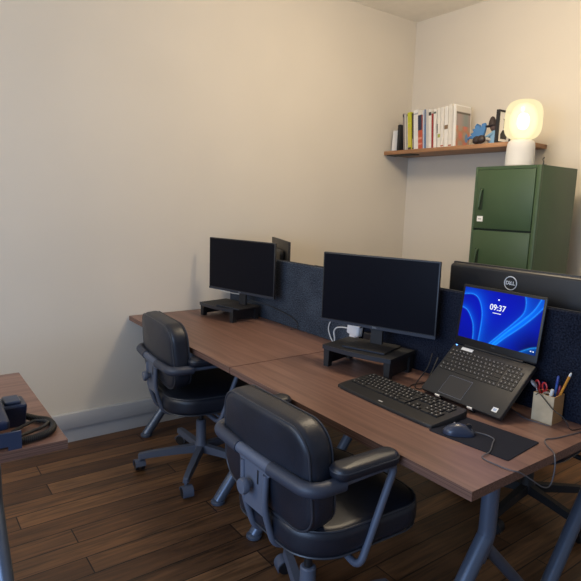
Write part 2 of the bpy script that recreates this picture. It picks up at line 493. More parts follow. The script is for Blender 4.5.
make_riser('black riser under the middle monitor, behind the keyboard', (1.424, .370, ZD), R_(14.5), .342, .097)

# ------------------------------------------------------------------ monitors
def make_monitor(name, label, loc, rz, W=.553, H=.325, zb=.078, base=True, logo=False, basew=.20, based=.17, zlift=0.):
    """origin on the surface it stands on; screen faces local -y; panel bottom at zb"""
    t = thing(name, label, 'monitor', loc, rz)
    c = MB(); c.rslab(W, H, .014, .004, .002, 0, T(0, .010, zb + H / 2) @ UP, seg=2, es=2)
    if logo: c.rslab(W * .985, H * .97, .034, .018, .012, 0, T(0, .042, zb + H / 2) @ UP, seg=5, es=4)
    else: c.rslab(W * .62, H * .6, .032, .03, .012, 0, T(0, .040, zb + H * .5) @ UP, seg=4, es=3)
    co = c.build('casing', M['blackpl'], t)
    sc = MB(); sc.box(-W / 2 + .006, -.0048, zb + .016, W / 2 - .006, -.004, zb + H - .006); sc.build('screen', M['panel'], t)
    ch = MB(); ch.box(-W / 2, -.0058, zb, W / 2, -.004, zb + .012)
    cho = ch.build('chin_bezel', M['chrome'] if not logo else M['blackpl'], t)
    lg = MB(); text_mesh(lg, 'DELL', .010, 0, T(0, -.0062, zb + .0065) @ UP)
    lg.build('maker_logo', M['legend'], cho)
    nk = MB(); nk.rings([[(-.028, .018, .006), (.028, .018, .006), (.028, .030, .006), (-.028, .030, .006)],
                         [(-.026, .022, zb + H * .45), (.026, .022, zb + H * .45), (.026, .036, zb + H * .45), (-.026, .036, zb + H * .45)]], 0, False)
    nk.build('stand_neck', M['mattblack'], t)
    bs = MB(); bs.box(-basew / 2, -based * .62, 0, basew / 2, based * .38, .009, b=.002); bo = bs.build('stand_base', M['mattblack'], t)
    bl = MB(); bl.box(-basew / 2, -based * .62 - .0012, .003, basew / 2, -based * .62, .0085); bl.build('base_front_edge', M['chrome'], bo)
    if logo:
        ring = MB(); zc = zb + H * .835
        m = T(0, .0430, zc, rz=PI) @ UP
        ring.tube([(.026 * math.cos(a), .026 * math.sin(a), 0) for a in [2 * PI * i / 40 for i in range(40)]], .0019, 0, 6, closed=True, mtx=m)
        text_mesh(ring, 'D', .0195, 0, m @ T(-.0135, 0, .0006), .0006)
        text_mesh(ring, 'E', .0195, 0, m @ T(-.0035, 0, .0006, rz=.6), .0006)
        text_mesh(ring, 'LL', .0195, 0, m @ T(.0095, 0, .0006), .0006)
        ring.build('round_logo', M['white'], t)
    return t
R1, R2 = ZD + .0829, ZD + .0979
make_monitor('monitor', 'black monitor with a dark screen on the riser beside the left wall', (.412, .548, R1), R_(13), W=.563, H=.325, zb=.892 - R1)
make_monitor('monitor', 'black monitor with a dark screen in the middle, behind the keyboard', (1.568, .545, R2), R_(19), H=.322, zb=.907 - R2)
make_monitor('monitor', 'monitor seen from behind with a round white logo, behind the laptop', (2.035, .85, ZD), R_(180), W=.60, H=.35, zb=.137, logo=True, basew=.22)
make_monitor('monitor', 'monitor behind the divider, its edge showing right of the left black monitor', (.310, .915, ZD), R_(157), W=.52, H=.31, zb=.170)
make_monitor('monitor', 'low monitor behind the divider, only its top edge peeking left of the middle monitor', (.93, .93, ZD), R_(180), W=.55, H=.31, zb=.037)

# ------------------------------------------------------------------ keyboard
def key_rows(mb, rows, x0, y0, pitch, kw, kd, z, h, mat=0, lg=1, mtx=None):
    for r, row in enumerate(rows):
        x = x0
        for w in row:
            if w > 0:
                kx = x; ww = pitch * w - (pitch - kw)
                y = y0 - r * (kd + (pitch - kw))
                mb.rings([[(kx, y, z), (kx + ww, y, z), (kx + ww, y + kd, z), (kx, y + kd, z)],
                          [(kx + .001, y + .001, z + h), (kx + ww - .001, y + .001, z + h), (kx + ww - .001, y + kd - .001, z + h), (kx + .001, y + kd - .001, z + h)]], mat, False, True, mtx)
                if lg is not None and w <= 1.3:
                    mb.box(kx + .003, y + kd * .45, z + h, kx + .006, y + kd * .72, z + h + .0002, lg, mtx)
                    if random.random() < .4: mb.box(kx + .008, y + kd * .3, z + h, kx + .010, y + kd * .5, z + h + .0002, lg, mtx)
            x += pitch * abs(w)
KB = T(1.925, .325, 0, rz=R_(-1.5))
kb = thing('keyboard', 'black full-size keyboard with a palm rest in front of the middle riser', 'keyboard', (1.925, .325, ZD), R_(-1.5))
c = MB()
out = []
W2 = .242
sh = [(-W2 + .010, .097), (-W2, .06), (-W2, -.075), (-W2 + .012, -.092), (-W2 + .06, -.097), (0, -.100), (W2 - .06, -.097), (W2 - .012, -.092), (W2, -.075), (W2, .06), (W2 - .010, .097)]
def ztop(y): return .014 + .07 * (y + .10) if y > -.06 else .011 + .145 * (y + .10)
sp = smooth_path([(x, y, 0) for x, y in sh], 4)
c.rings([[(p.x, p.y, 0) for p in sp], [(p.x, p.y, ztop(p.y) - .003) for p in sp], [(p.x * .99, p.y * .98, ztop(p.y)) for p in sp]], 0, True)
co = c.build('case', M['blackpl'], kb)
k = MB(); tilt = T(0, 0, 0, rx=math.atan(.07))
rows = [[1, -.6, 1, 1, 1, 1, -.3, 1, 1, 1, 1, -.3, 1, 1, 1, 1, -.3, 1, 1, 1, -.3, 1, 1, 1, 1],
        [1] * 13 + [2, -.3, 1, 1, 1, -.3, 1, 1, 1, 1], [1.5] + [1] * 12 + [1.5, -.3, 1, 1, 1, -.3, 1, 1, 1, 1],
        [1.75] + [1] * 12 + [1.25, -3.6, 1, 1, 1, -1], [1.25] + [1] * 11 + [2.75, -1.3, 1, -1.3, 1, 1, 1, 1], [1.25, 1.25, 1.25, 5.5, 1.25, 1.25, 1.25, 2, -.3, 1, 1, 1, -.3, 2, 1, 1]]
key_rows(k, rows, -.222, .0705, .0193, .0165, .0182, .0195, .006, 0, 1, tilt)
k.build('keys', [M['key'], M['legend']], kb)
lg = MB(); lg.rslab(.022, .008, .0006, .003, .0002, 0, T(-.008, -.083, ztop(-.083) + .0004, rx=.13), seg=3, es=1); lg.build('logo_badge', M['legend'], kb)
cb = MB(); cb.tube(smooth_path([(-.05, .096, .012), (-.06, .12, .004), (-.085, .15, .004), (-.10, .19, .004), (-.09, .28, .004)], 6), .0022, seg=6); cb.build('cable', M['cable'], kb)

# ------------------------------------------------------------------ laptop on its stand
LW, LD, LT = .357, .24, .018
yaw, tl, lid = R_(-2.87), R_(41.3), R_(83.2)
lx = Vector((math.cos(yaw), math.sin(yaw), 0)); lb = Vector((-math.sin(yaw), math.cos(yaw), 0))
lv = lb * math.cos(tl) + Vector((0, 0, math.sin(tl))); ln = lx.cross(lv)
LO = Vector((1.902, .474, .7505))
root = Vector((LO.x, LO.y, ZD))
lt = thing('laptop', 'open charcoal laptop showing a blue lock screen, tilted up on a stand', 'laptop', root)
def frame(o, x, y, z): return Matrix(((x.x, y.x, z.x, o.x), (x.y, y.y, z.y, o.y), (x.z, y.z, z.z, o.z), (0, 0, 0, 1)))
BM = frame(LO - root, lx, lv, ln)                                    # u across, v up the deck, w out of the deck
bs = MB(); bs.rslab(LW, LD, LT, .008, .003, 0, BM @ T(LW / 2, LD / 2, -LT), seg=3, es=2)
bs.build('keyboard_deck', M['laptop'], lt)
kk = MB()
rows = [[.95] * 14 + [-.25, .9, .9, .9, .9], [1] * 13 + [1.3, -.25, .9, .9, .9, .9], [1.4] + [1] * 12 + [.9, -.25, .9, .9, .9, .9], [1.7] + [1] * 11 + [1.6, -.25, .9, .9, .9, .9],
        [1.2] + [1] * 11 + [2.1, -.25, .9, .9, .9, .9], [1.3, 1, 1, 1, 5.2, 1, 1, .9, .95, .95, -.25, .9, .9, .9, .9]]
key_rows(kk, rows, .011, .199, .0181, .0158, .0152, -.0002, .0018, 0, 1, BM)
kk.build('keys', [M['key'], plain('laptop_legend', (.27, .27, .27), .5)], lt)
tp = MB(); tp.box(.080, .012, .0001, .185, .095, .0006, 0, BM); tpo = tp.build('touchpad', plain('touchpad', (.026, .026, .028), .4), lt)
ol = MB(); ol.tube([(.080, .012, .0006), (.185, .012, .0006), (.185, .095, .0006), (.080, .095, .0006)], .0006, 0, 4, closed=True, mtx=BM)
ol.build('touchpad_outline', plain('touchpad_rim', (.28, .30, .36), .4), tpo)
st = MB(); st.box(.045, .2185, .0001, .098, .2315, .0004, 0, BM); st.build('white_label', M['paper'], lt, 'white asset label')
st = MB(); st.box(.312, .016, .0001, .333, .034, .0004, 0, BM)
sto = st.build('sticker', M['paper'], lt, 'white square sticker')
q_ = MB(); q_.box(.316, .0205, .0004, .329, .0295, .0006, 0, BM); q_.build('sticker_print', plain('sticker_blue', (.35, .45, .6), .5), sto)
vg = MB(); vg.box(.12, .228, .0001, .26, .231, .0006, 0, BM); vg.build('vent_slot', M['blackpl'], lt)
ld = MB(); ld.box(.012, .232, .0003, .017, .236, .0012, 0, BM); ld.build('power_light', emit('blue_led', (.1, .3, 1), 6), lt)
lv2 = lb * math.cos(lid) + Vector((0, 0, math.sin(lid))); ln2 = lx.cross(lv2)
SM = frame(LO - root + lv * (LD + .001) + ln * .004, lx, lv2, ln2)
LH = .238
l = MB(); l.rslab(LW, LH, .008, .008, .002, 0, SM @ T(LW / 2, LH / 2, -.008), seg=3, es=2); l.build('lid', plain('laptop_bezel', (.007, .007, .008), .4), lt)
hg = MB(); hg.tube([(.05, -.003, -.004), (LW - .05, -.003, -.004)], .006, 0, 10, mtx=SM); hg.build('hinge', M['blackpl'], lt)
# lock-screen picture as a vertex-coloured grid
S0, S1, V0, V1 = .011, LW - .009, .030, LH - .010
def seg_dist(p, poly):
    best = 9; side = 1
    for a, b2 in zip(poly[:-1], poly[1:]):
        ax, ay = a; bx, by = b2; dx, dy = bx - ax, by - ay
        q = max(0, min(1, ((p[0] - ax) * dx + (p[1] - ay) * dy) / (dx * dx + dy * dy + 1e-12)))
        d = math.hypot(p[0] - ax - q * dx, p[1] - ay - q * dy)
        if d < best: best = d; side = 1 if dx * (p[1] - ay) - dy * (p[0] - ax) > 0 else -1
    return best, side
def cr(pts): return [(v.x, v.y) for v in smooth_path([(x, y, 0) for x, y in pts], 8)]
curves = [(cr([(-.02, .15), (.12, .12), (.21, .2), (.275, .42), (.29, .7), (.285, 1.02)]), 1, .10), (cr([(-.02, .40), (.08, .46), (.17, .66), (.20, .85), (.21, 1.02)]), 1, .06),
          (cr([(.775, -.02), (.80, .12), (.79, .30), (.70, .5), (.56, .76), (.42, 1.02)]), 1, .12), (cr([(.97, -.02), (.90, .22), (.78, .45), (.62, .72), (.46, 1.02)]), 1, .05),
          (cr([(1.02, .10), (.92, .32), (.78, .57), (.63, .8), (.50, 1.02)]), -1, .10), (cr([(1.02, .84), (.92, .90), (.80, 1.02)]), 1, .08)]
asp = (S1 - S0) / (V1 - V0)
NX, NY = 130, 80
vs, fs, cs = [], [], []
for j in range(NY + 1):
    for i in range(NX + 1):
        u, v = i / NX, j / NY
        vs.append(SM @ Vector((S0 + (S1 - S0) * u, V1 - (V1 - V0) * v, .0004)))
        fade = .6 + .4 * math.exp(-((u - .4) ** 2 + (v - .35) ** 2) * 3)
        c_ = [.0 * fade, .006 * fade, .50 * fade]
        if u > .7 and v > .55: kf = 1 - .65 * min(1, (v - .55) / .35) * min(1, (u - .7) / .2); c_ = [q * kf for q in c_]
        for poly, sg, wd in curves:
            d, sd = seg_dist((u * asp, v), [(x * asp, y) for x, y in poly])
            e_ = math.exp(-(d / .010) ** 2) * .55
            gl = math.exp(-(d / wd)) * .5 if sd == -sg else 0
            c_[0] += .03 * e_ + .0 * gl; c_[1] += .38 * e_ + .20 * gl; c_[2] += .8 * e_ + .75 * gl
        cs.append(c_)
for j in range(NY):
    for i in range(NX):
        a = j * (NX + 1) + i; fs.append((a, a + NX + 1, a + NX + 2, a + 1))
g = MB(); g.add(vs, fs, 0, True)
so = g.build('screen', vcol_mat('lock_screen', 1.0), lt)
at = so.data.color_attributes.new('Col', 'FLOAT_COLOR', 'POINT')
for i, c_ in enumerate(cs): at.data[i].color = (*c_, 1)
tx = MB()
text_mesh(tx, '09:37', .031, 0, SM @ T(LW * .475, V1 - .060, .0009), .0003)
tx.build('clock_text', emit('white_text', (.9, .95, 1), 1.0), so)
tx = MB(); tx.box(LW * .475 - .018, V1 - .0815, .0009, LW * .475 + .018, V1 - .0790, .0012, 0, SM); tx.build('date_line', emit('white_text', (.9, .95, 1), 1.0), so)
tx = MB(); tx.box(LW * .475 - .003, V1 - .031, .0009, LW * .475 + .003, V1 - .026, .0012, 0, SM); tx.build('lock_icon', emit('white_text', (.9, .95, 1), 1.0), so)
for dx in (.022, .012):
    tx = MB(); tx.box(S1 - dx, V0 + .010, .0009, S1 - dx + .005, V0 + .014, .0012, 0, SM); tx.build('status_icon', emit('white_text', (.9, .95, 1), 1.0), so)
bd = MB(); text_mesh(bd, 'DELL', .009, 0, SM @ T(LW / 2, .018, .0003)); bd.build('maker_logo', plain('dim_logo', (.09, .09, .1), .4), lt)
# stand under it
ls = thing('laptop_stand', 'dark sloping stand holding up the open laptop', 'laptop stand', root)
s_ = MB(); s_.box(.05, .01, -LT - .004, LW - .05, LD - .02, -LT - .0008, 0, BM); so_ = s_.build('plate', M['mattblack'], ls)
for u in (.078, .226):
    h_ = MB(); h_.box(u, -.006, -LT - .004, u + .022, -.0015, .004, 0, BM); h_.box(u, -.006, -LT - .004, u + .022, .03, -LT - .0008, 0, BM)
    ho_ = h_.build('front_hook', M['mattblack'], ls)
    h_ = MB(); h_.box(u, -.0066, -.006, u + .022, -.006, .004, 0, BM); h_.box(u, -.006, .004, u + .022, -.0015, .0046, 0, BM); h_.build('hook_tip', M['paper'], ho_, 'white hook tip')
for u in (.07, LW - .09):
    p1 = BM @ Vector((u, LD - .05, -LT - .003)); p2 = BM @ Vector((u + .02, LD - .05, -LT - .003))
    lg_ = MB(); x0, x1 = p1.x, p2.x
    lg_.add([(x0, p1.y, 0), (x1, p1.y, 0), (x1, p1.y + .006, 0), (x0, p1.y + .006, 0), (x0, p1.y, p1.z), (x1, p1.y, p1.z), (x1, p1.y + .006, p1.z), (x0, p1.y + .006, p1.z)],
            [(0, 1, 2, 3), (4, 7, 6, 5), (0, 4, 5, 1), (1, 5, 6, 2), (2, 6, 7, 3), (3, 7, 4, 0)], 0, False)
    f0 = BM @ Vector((u, .02, -LT - .003)); lg_.box(x0, f0.y - .0, 0, x1, p1.y + .006, .004)
    lg_.build('support_leg', M['mattblack'], ls)

# ------------------------------------------------------------------ mouse pad and mouse
mp = MB(); mp.rslab(.272, .20, .003, .008, .001, 0, None, seg=4, es=1)
mpo = mp.build('mouse_pad', M['pad']); mpo.location = (2.288, .322, ZD); mpo.rotation_euler = (0, 0, R_(5))
tag(mpo, 'thin dark navy mouse pad at the near right corner of the desk', 'mouse pad')
MO = Vector((2.238, .268, ZD + .0031))
mt = thing('mouse', 'dark blue-grey wired mouse lying on the mouse pad', 'mouse', MO, R_(-42))
sh_ = MB(); R = []
for i in range(13):
    a = i / 12; y = -.050 + .100 * a
    w = .029 * (max(.02, 1 - (abs(2 * a - 1)) ** 2.6)) ** .5 * (1.02 - .14 * math.sin(a * PI)) ; h = .035 * (max(.02, math.sin(PI * (a * .86 + .10)))) ** .75
    ring = []
    for k2 in range(17):
        th = PI * k2 / 16
        ring.append((w * math.cos(th) * (1 if abs(math.cos(th)) < .99 else .97), y, max(0, h * math.sin(th) ** .8)))
    R.append(ring)
sh_.rings(R, 0, True, True); sh_.build('shell', plain('mouse_shell', (.035, .045, .075), .3), mt)
w_ = MB(); w_.lathe([(.003, -.004), (.009, -.004), (.010, 0), (.009, .004), (.003, .004)], 0, 16, T(0, .028, .0265, ry=PI / 2)); w_.build('scroll_wheel', M['blackpl'], mt)
w_ = MB(); text_mesh(w_, 'logi', .009, 0, T(0, -.016, .0362)); w_.build('logo', M['legend'], mt)
im = (Matrix.Translation(MO) @ Matrix.Rotation(R_(-42), 4, 'Z')).inverted()
pts = [MO + Vector((.033, .037, .010)), (2.295, .328, .7375), (2.325, .325, .736), (2.34, .297, .736), (2.372, .235, .736), (2.378, .188, .733), (2.43, .181, .733), (2.473, .186, .7335), (2.489, .205, .728),
       (2.499, .26, .692), (2.50, .315, .658), (2.50, .355, .653), (2.502, .366, .70), (2.494, .374, .7345), (2.472, .405, .7325), (2.43, .44, .7325), (2.412, .475, .7325), (2.425, .51, .7325), (2.44, .60, .7325), (2.45, .68, .7325)]
cb = MB(); cb.tube([im @ v for v in smooth_path(pts, 6)], .0019, seg=6); cb.build('cable', M['greycable'], mt)

# ------------------------------------------------------------------ pen cup and what stands in it
CX, CY, CA = 2.322, .638, R_(2)
cu = thing('pen_cup', 'square cardboard-coloured pen cup at the right end of the desk', 'pen cup', (CX, CY, ZD), CA)
a_ = .036; hh = .098; th_ = .003
for nm, bx, mk in (('front_panel', (-a_, -a_, 0, a_, -a_ + th_, hh), 'cupA'), ('side_panel', (a_ - th_, -a_ + th_, 0, a_, a_, hh), 'cupB'), ('side_panel', (-a_, -a_ + th_, 0, -a_ + th_, a_, hh), 'cupB'), ('back_panel', (-a_ + th_, a_ - th_, 0, a_ - th_, a_, hh), 'cupB')):
    mm_ = plain('beige_card_print', (.52, .41, .26), .8, vary=.12, vscale=25) if mk == 'cupA' else plain('tan_card', (.46, .25, .10), .7, vary=.05)
    p_ = MB(); p_.box(*bx); p_.build(nm, mm_, cu)
p_ = MB(); p_.box(-a_ + th_, -a_ + th_, 0, a_ - th_, a_ - th_, .003); p_.build('bottom', plain('tan_card', (.46, .25, .10), .7), cu)
def stick(name, label, cat, p0, p1, r, mats, prof, group=None):
    """p0,p1 in cup coordinates; prof = [(t, radius factor, material)]"""
    A = Vector(p0); B = Vector(p1); d = (B - A); q = d.to_track_quat('Z', 'Y').to_matrix().to_4x4()
    t = thing(name, label, cat, Matrix.Translation((CX, CY, ZD)) @ Matrix.Rotation(CA, 4, 'Z') @ A)
    m = Matrix.Rotation(CA, 4, 'Z') @ q
    for nm, seq, mat in prof:
        b_ = MB(); b_.lathe([(max(.0004, r * f), d.length * tt) for tt, f in seq], 0, 10, m); b_.build(nm, mat, t)
    return t
orange = plain('pencil_orange', (.62, .26, .03), .4); bluep = plain('pen_blue', (.05, .13, .42), .35); redp = plain('red_plastic', (.45, .02, .02), .35)
stick('pencil', 'orange pencil leaning to the right in the pen cup', 'pencil', (.002, .010, .005), (.060, .012, .182), .0042, None,
      [('shaft', [(0, .9), (.02, 1), (.93, 1), (.931, .9)], orange), ('tip', [(.931, .9), (.97, .9), (1, .6)], M['paper'])])
stick('pen', 'blue pen standing upright in the pen cup', 'pen', (.004, .022, .005), (.014, .025, .158), .0042, None,
      [('barrel', [(0, .5), (.06, 1), (.8, 1), (.801, .9)], bluep), ('cap', [(.80, 1.15), (.97, 1.1), (1, .6)], plain('pen_cap_blue', (.03, .06, .3), .3))])
stick('pen', 'dark red pen just showing in the pen cup, beside the orange pencil', 'pen', (.012, .014, .005), (.028, .016, .128), .004, None,
      [('barrel', [(0, .5), (.06, 1), (.8, 1)], plain('maroon', (.12, .01, .03), .4)), ('cap', [(.80, 1.1), (.97, 1.1), (1, .7)], plain('maroon_cap', (.16, .012, .04), .3))])
stick('marker', 'short white marker leaning in the pen cup', 'marker', (.0, -.012, .005), (.018, -.016, .118), .0055, None,
      [('barrel', [(0, .8), (.05, 1), (.72, 1)], M['white']), ('cap', [(.72, 1.08), (.98, 1.08), (1, .7)], plain('marker_cap', (.6, .6, .58), .4))])
stick('pen', 'navy pen leaning left in the pen cup', 'pen', (-.006, .016, .005), (-.034, .018, .125), .0045, None,
      [('barrel', [(0, .6), (.06, 1), (.8, 1)], plain('pen_navy', (.015, .02, .16), .4)), ('cap', [(.8, 1.1), (.97, 1.1), (1, .6)], plain('pen_navy_cap', (.01, .015, .12), .4))])
# scissors with red handles
sc_ = thing('scissors', 'red-handled scissors standing in the pen cup, left of the blue pen', 'scissors', Matrix.Translation((CX, CY, ZD)) @ Vector((-.012, .002, .005)), CA)
b_ = MB(); b_.prism([(-.004, 0), (.004, 0), (.007, .085), (-.007, .085)], .002, 0, T(0, 0, 0, ry=-.12) @ UP); b_.build('blades', M['silver'], sc_)
for s, zz in ((-1, .114), (1, .106)):
    b_ = MB(); m_ = T(0, 0, 0, ry=-.16) @ T(s * .011 - .002, s * .003, zz)
    b_.tube([m_ @ Vector((.0075 * math.cos(a), 0, .015 * math.sin(a))) for a in [2 * PI * i / 20 for i in range(20)]], .0032, 0, 8, closed=True)
    b_.tube([m_ @ Vector((-s * .004, 0, -.014)), m_ @ Vector((-s * .010, 0, -.036))], .0038); b_.build('handle', redp, sc_)
# spoon-like grey end at the left
sp_ = thing('spoon', 'grey spoon leaning out of the left side of the pen cup', 'spoon', Matrix.Translation((CX, CY, ZD)) @ Vector((-.014, -.016, .005)), CA)
b_ = MB(); b_.tube([(0, 0, 0), (-.012, 0, .06), (-.024, 0, .106)], .0025); b_.build('shaft', M['silver'], sp_)
b_ = MB(); b_.ball((0, 0, 0), .017, .011, .006, 0, 14, T(-.034, 0, .115, ry=.75)); b_.build('bowl', plain('spoon_grey', (.3, .3, .33), .35, .5), sp_)
# roll of tape inside
b_ = MB(); R = []
for r0, z in ((.019, 0), (.019, .014), (.012, .014), (.012, 0), (.019, 0)): R.append([(r0 * math.cos(2 * PI * k / 24), r0 * math.sin(2 * PI * k / 24), z) for k in range(24)])
b_.rings(R, 0, True, False); tr = b_.build('tape_roll', plain('tape_brown', (.22, .16, .10), .5)); tr.location = (CX - .004, CY + .004, ZD + .080); tr.rotation_euler = (R_(75), 0, .2)
tag(tr, 'roll of brownish tape wedged in the top of the pen cup', 'tape')

# ------------------------------------------------------------------ loose cables and plugs
def cable(name, label, pts, r, mat, n=6):
    o = MB().tube(smooth_path(pts, n), r, seg=7).build(name, mat); return tag(o, label, 'cable')
cable('charging_cable', 'thin dark cable draped over the front of the pen cup', [(2.262, .655, .775), (2.285, .612, .806), (2.308, .597, .829), (2.330, .5965, .815), (2.362, .597, .789), (2.392, .598, .777), (2.408, .60, .762), (2.416, .604, .745), (2.420, .622, .7325), (2.43, .66, .7325)], .0016, M['cable'])
cable('charging_cable', 'thin grey cable lying on the desk left of the pen cup', [(2.17, .64, .7325), (2.215, .615, .7325), (2.242, .600, .7325), (2.262, .585, .7325), (2.295, .580, .7325), (2.33, .585, .7325), (2.36, .588, .7325)], .0015, M['greycable'])
cable('white_cable', 'white cable looping up the divider left of the middle monitor', [(1.150, .675, .7345), (1.128, .682, .740), (1.100, .688, .765), (1.088, .688, .80), (1.108, .688, .845), (1.16, .688, .90)], .0032, M['whitecable'])
cable('white_cable', 'white cable curling out of the white power adapter behind the middle monitor', [(1.174, .655, .7345), (1.172, .660, .765), (1.160, .664, .795), (1.178, .664, .820), (1.222, .664, .832), (1.262, .664, .836)], .0034, M['whitecable'])
cable('white_cable', 'short white cable between the wall and the back of the left monitor', [(.002, .60, .872), (.05, .60, .862), (.12, .61, .856), (.20, .62, .856), (.30, .63, .862)], .003, M['whitecable'])
cable('black_cable', 'black cable running from the left riser down the divider', [(.40, .60, .845), (.52, .655, .835), (.64, .680, .815), (.74, .685, .80), (.81, .685, .775), (.825, .68, .745), (.79, .66, .7335)], .0022, M['cable'])
cable('black_cable', 'black cable hanging beside the right side of the middle riser', [(1.83, .62, .85), (1.85, .57, .80), (1.842, .52, .745), (1.862, .495, .7335), (1.886, .51, .74), (1.88, .56, .79), (1.86, .62, .84)], .0022, M['cable'])
ps = thing('power_strip', 'black power strip behind the middle monitor', 'power strip', (1.33, .664, ZD), R_(0))
b_ = MB(); b_.box(-.12, -.018, 0, .24, .024, .03, b=.005); b_.build('strip', M['blackpl'], ps)
pa = thing('power_adapter', 'white plug adapter behind the left corner of the middle monitor', 'plug', (1.312, .664, ZD + .0305))
b_ = MB(); b_.rslab(.085, .038, .058, .012, .008, 0, T(0, 0, .052, ry=.12)); b_.build('adapter_body', M['white'], pa)
b_ = MB(); b_.rslab(.045, .032, .055, .008, .005, 0, T(0, 0, 0)); b_.build('plug_base', M['white'], pa)
pb = thing('power_brick', 'black power brick standing behind the middle monitor foot', 'power brick', (1.43, .667, ZD + .0305))
b_ = MB(); b_.rslab(.085, .035, .085, .01, .006, 0, None); b_.build('brick_body', M['blackpl'], pb)
b_ = MB(); b_.tube(smooth_path([(0, 0, .084), (.0, -.005, .105), (-.04, -.008, .110), (-.075, -.012, .095)], 5), .003); b_.build('cord', M['cable'], pb)

# ------------------------------------------------------------------ desk phone (left edge)
PX, PY = 1.44, -.90
ph = thing('desk_phone', 'dark navy desk phone on the desk at the left edge', 'phone', (PX, PY, ZD), R_(0))
navy = plain('navy_plastic', (.016, .024, .055), .35, bump=.05, bscale=500)
navy2 = plain('navy_plastic_light', (.024, .038, .075), .4)
MXZ = Matrix(((0, 0, 1, 0), (1, 0, 0, 0), (0, 1, 0, 0), (0, 0, 0, 1)))           # poly x->world y, y->z, extrude->x
b_ = MB()
side = [(-.20, .012), (-.034, .012), (-.034, 0), (0, 0), (0, .052), (-.20, .052)]
b_.prism(side, .008, 0, T(.174, .008, 0) @ MXZ); b_.prism(side, .010, 0, T(-.04, 0, 0) @ MXZ); b_.box(-.03, -.19, .03, .176, -.06, .05)
b_.build('foot_stand', navy2, ph)
b_ = MB(); b_.rslab(.19, .20, .03, .012, .008, 0, T(.055, -.115, .058, ry=.12)); b_.build('phone_body', navy, ph)
b_ = MB()
hx = T(-.014, .018, .001)
b_.rings([[(x * k * .045, y * k2 * .035, z) for x, y in ((-1, -1), (-.8, -1.1), (.8, -1.1), (1, -1), (1, .9), (.85, 1), (-.85, 1), (-1, .9))] for k, k2, z in ((.70, .8, .0), (.75, .86, .004), (.97, 1, .060), (1, 1, .066), (.96, .95, .072))], 0, False, True, hx)
hs = b_.build('handset', navy, ph)
b_ = MB(); b_.rslab(.066, .046, .010, .006, .004, 0, hx @ T(-.004, -.002, .0715)); b_.build('earpiece', navy2, hs)
b_ = MB(); b_.rslab(.05, .07, .006, .006, .002, 0, T(.02, -.13, .094, ry=.12)); b_.build('display', emit('phone_display', (.1, .2, .6), .5), ph)
b_ = MB(); b_.box(-.012, -.028, .088, -.006, -.020, .0925); b_.build('indicator_light', emit('blue_indicator', (.15, .3, 1), 5), ph)
def wl(p): return (p[0] - PX, p[1] - PY, p[2])
# thick coiled cord lying in a loop
ctr = smooth_path([wl(p) for p in [(1.425, -.845, .018), (1.447, -.82, .012), (1.480, -.793, .012), (1.530, -.788, .012), (1.572, -.806, .012), (1.594, -.848, .012), (1.598, -.90, .012), (1.594, -.96, .012), (1.59, -1.03, .012)]], 10)
core = MB(); core.tube(ctr, .0080, seg=10)
coil = []
acc = 0
for i in range(len(ctr) - 1):
    d = ctr[i + 1] - ctr[i]; n_ = d.normalized(); s1 = n_.cross(Vector((0, 0, 1))).normalized(); up = s1.cross(n_)
    for j in range(12):
        p = ctr[i] + d * (j / 12); acc += d.length / 12; a = acc / .0052 * 2 * PI
        coil.append(p + s1 * math.cos(a) * .0085 + up * math.sin(a) * .0085)
core.tube(coil, .0024, seg=5)
core.tube(smooth_path([wl(p) for p in [(1.515, -.90, .010), (1.500, -.862, .018), (1.490, -.828, .022), (1.515, -.802, .022), (1.54, -.815, .020), (1.545, -.85, .012), (1.56, -.90, .010)]], 8), .005, seg=8)
core.build('handset_cord', M['cable'], ph)

# ------------------------------------------------------------------ green cabinet
GX0, GX1, GY0, GY1, GZ = 1.122, 1.548, 1.80, 2.20, 1.703
gc = thing('cabinet', 'tall dark green metal cabinet with stacked doors, standing by the back wall', 'cabinet', (GX0, GY0, 0))
w, d = GX1 - GX0, GY1 - GY0
b_ = MB(); b_.box(0, .016, .03, w, d, GZ, b=.004)
b_.box(0, 0, .03, .014, .02, GZ, b=.002); b_.box(w - .028, 0, .03, w, .02, GZ, b=.003); b_.box(.014, 0, GZ - .018, w - .028, .02, GZ)
b_.build('carcass', M['green'], gc)
b_ = MB(); b_.box(.012, .012, .04, w - .026, .0165, GZ - .016); b_.build('shadow_gap', M['greendark'], gc)
zz = [1.683, 1.318, .948, .578, .208]
for i in range(len(zz)):
    z1 = zz[i]; z0 = (zz[i + 1] + .012) if i + 1 < len(zz) else .05
    b_ = MB(); b_.box(.017, -.002, z0, w - .031, .012, z1, b=.002); do = b_.build('door', M['green'], gc)
    hz = z1 - .115
    h_ = MB(); h_.tube(fillet([(.062, -.001, hz), (.062, -.017, hz - .006), (.050, -.017, hz - .114), (.050, -.001, hz - .120)], .010), .0055, seg=8)
    h_.box(.044, -.003, hz - .124, .068, -.0018, hz + .004, 1)
    h_.build('handle', [M['green'], M['greendark']], do)
    if i == 0:
        h_ = MB(); h_.box(.038, -.0032, 1.372, .078, -.0021, 1.405); h_.build('white_tag', M['paper'], do, 'small white square label')
        h_ = MB(); h_.box(.045, -.0036, 1.384, .068, -.0032, 1.390); h_.build('tag_print', plain('tag_grey', (.25, .27, .27), .6), do)
    if z1 < .3: break
for x in (.03, w - .05):
    for y in (.03, d - .05):
        b_ = MB(); b_.box(x, y, 0, x + .025, y + .025, .03); b_.build('foot', M['greendark'], gc)

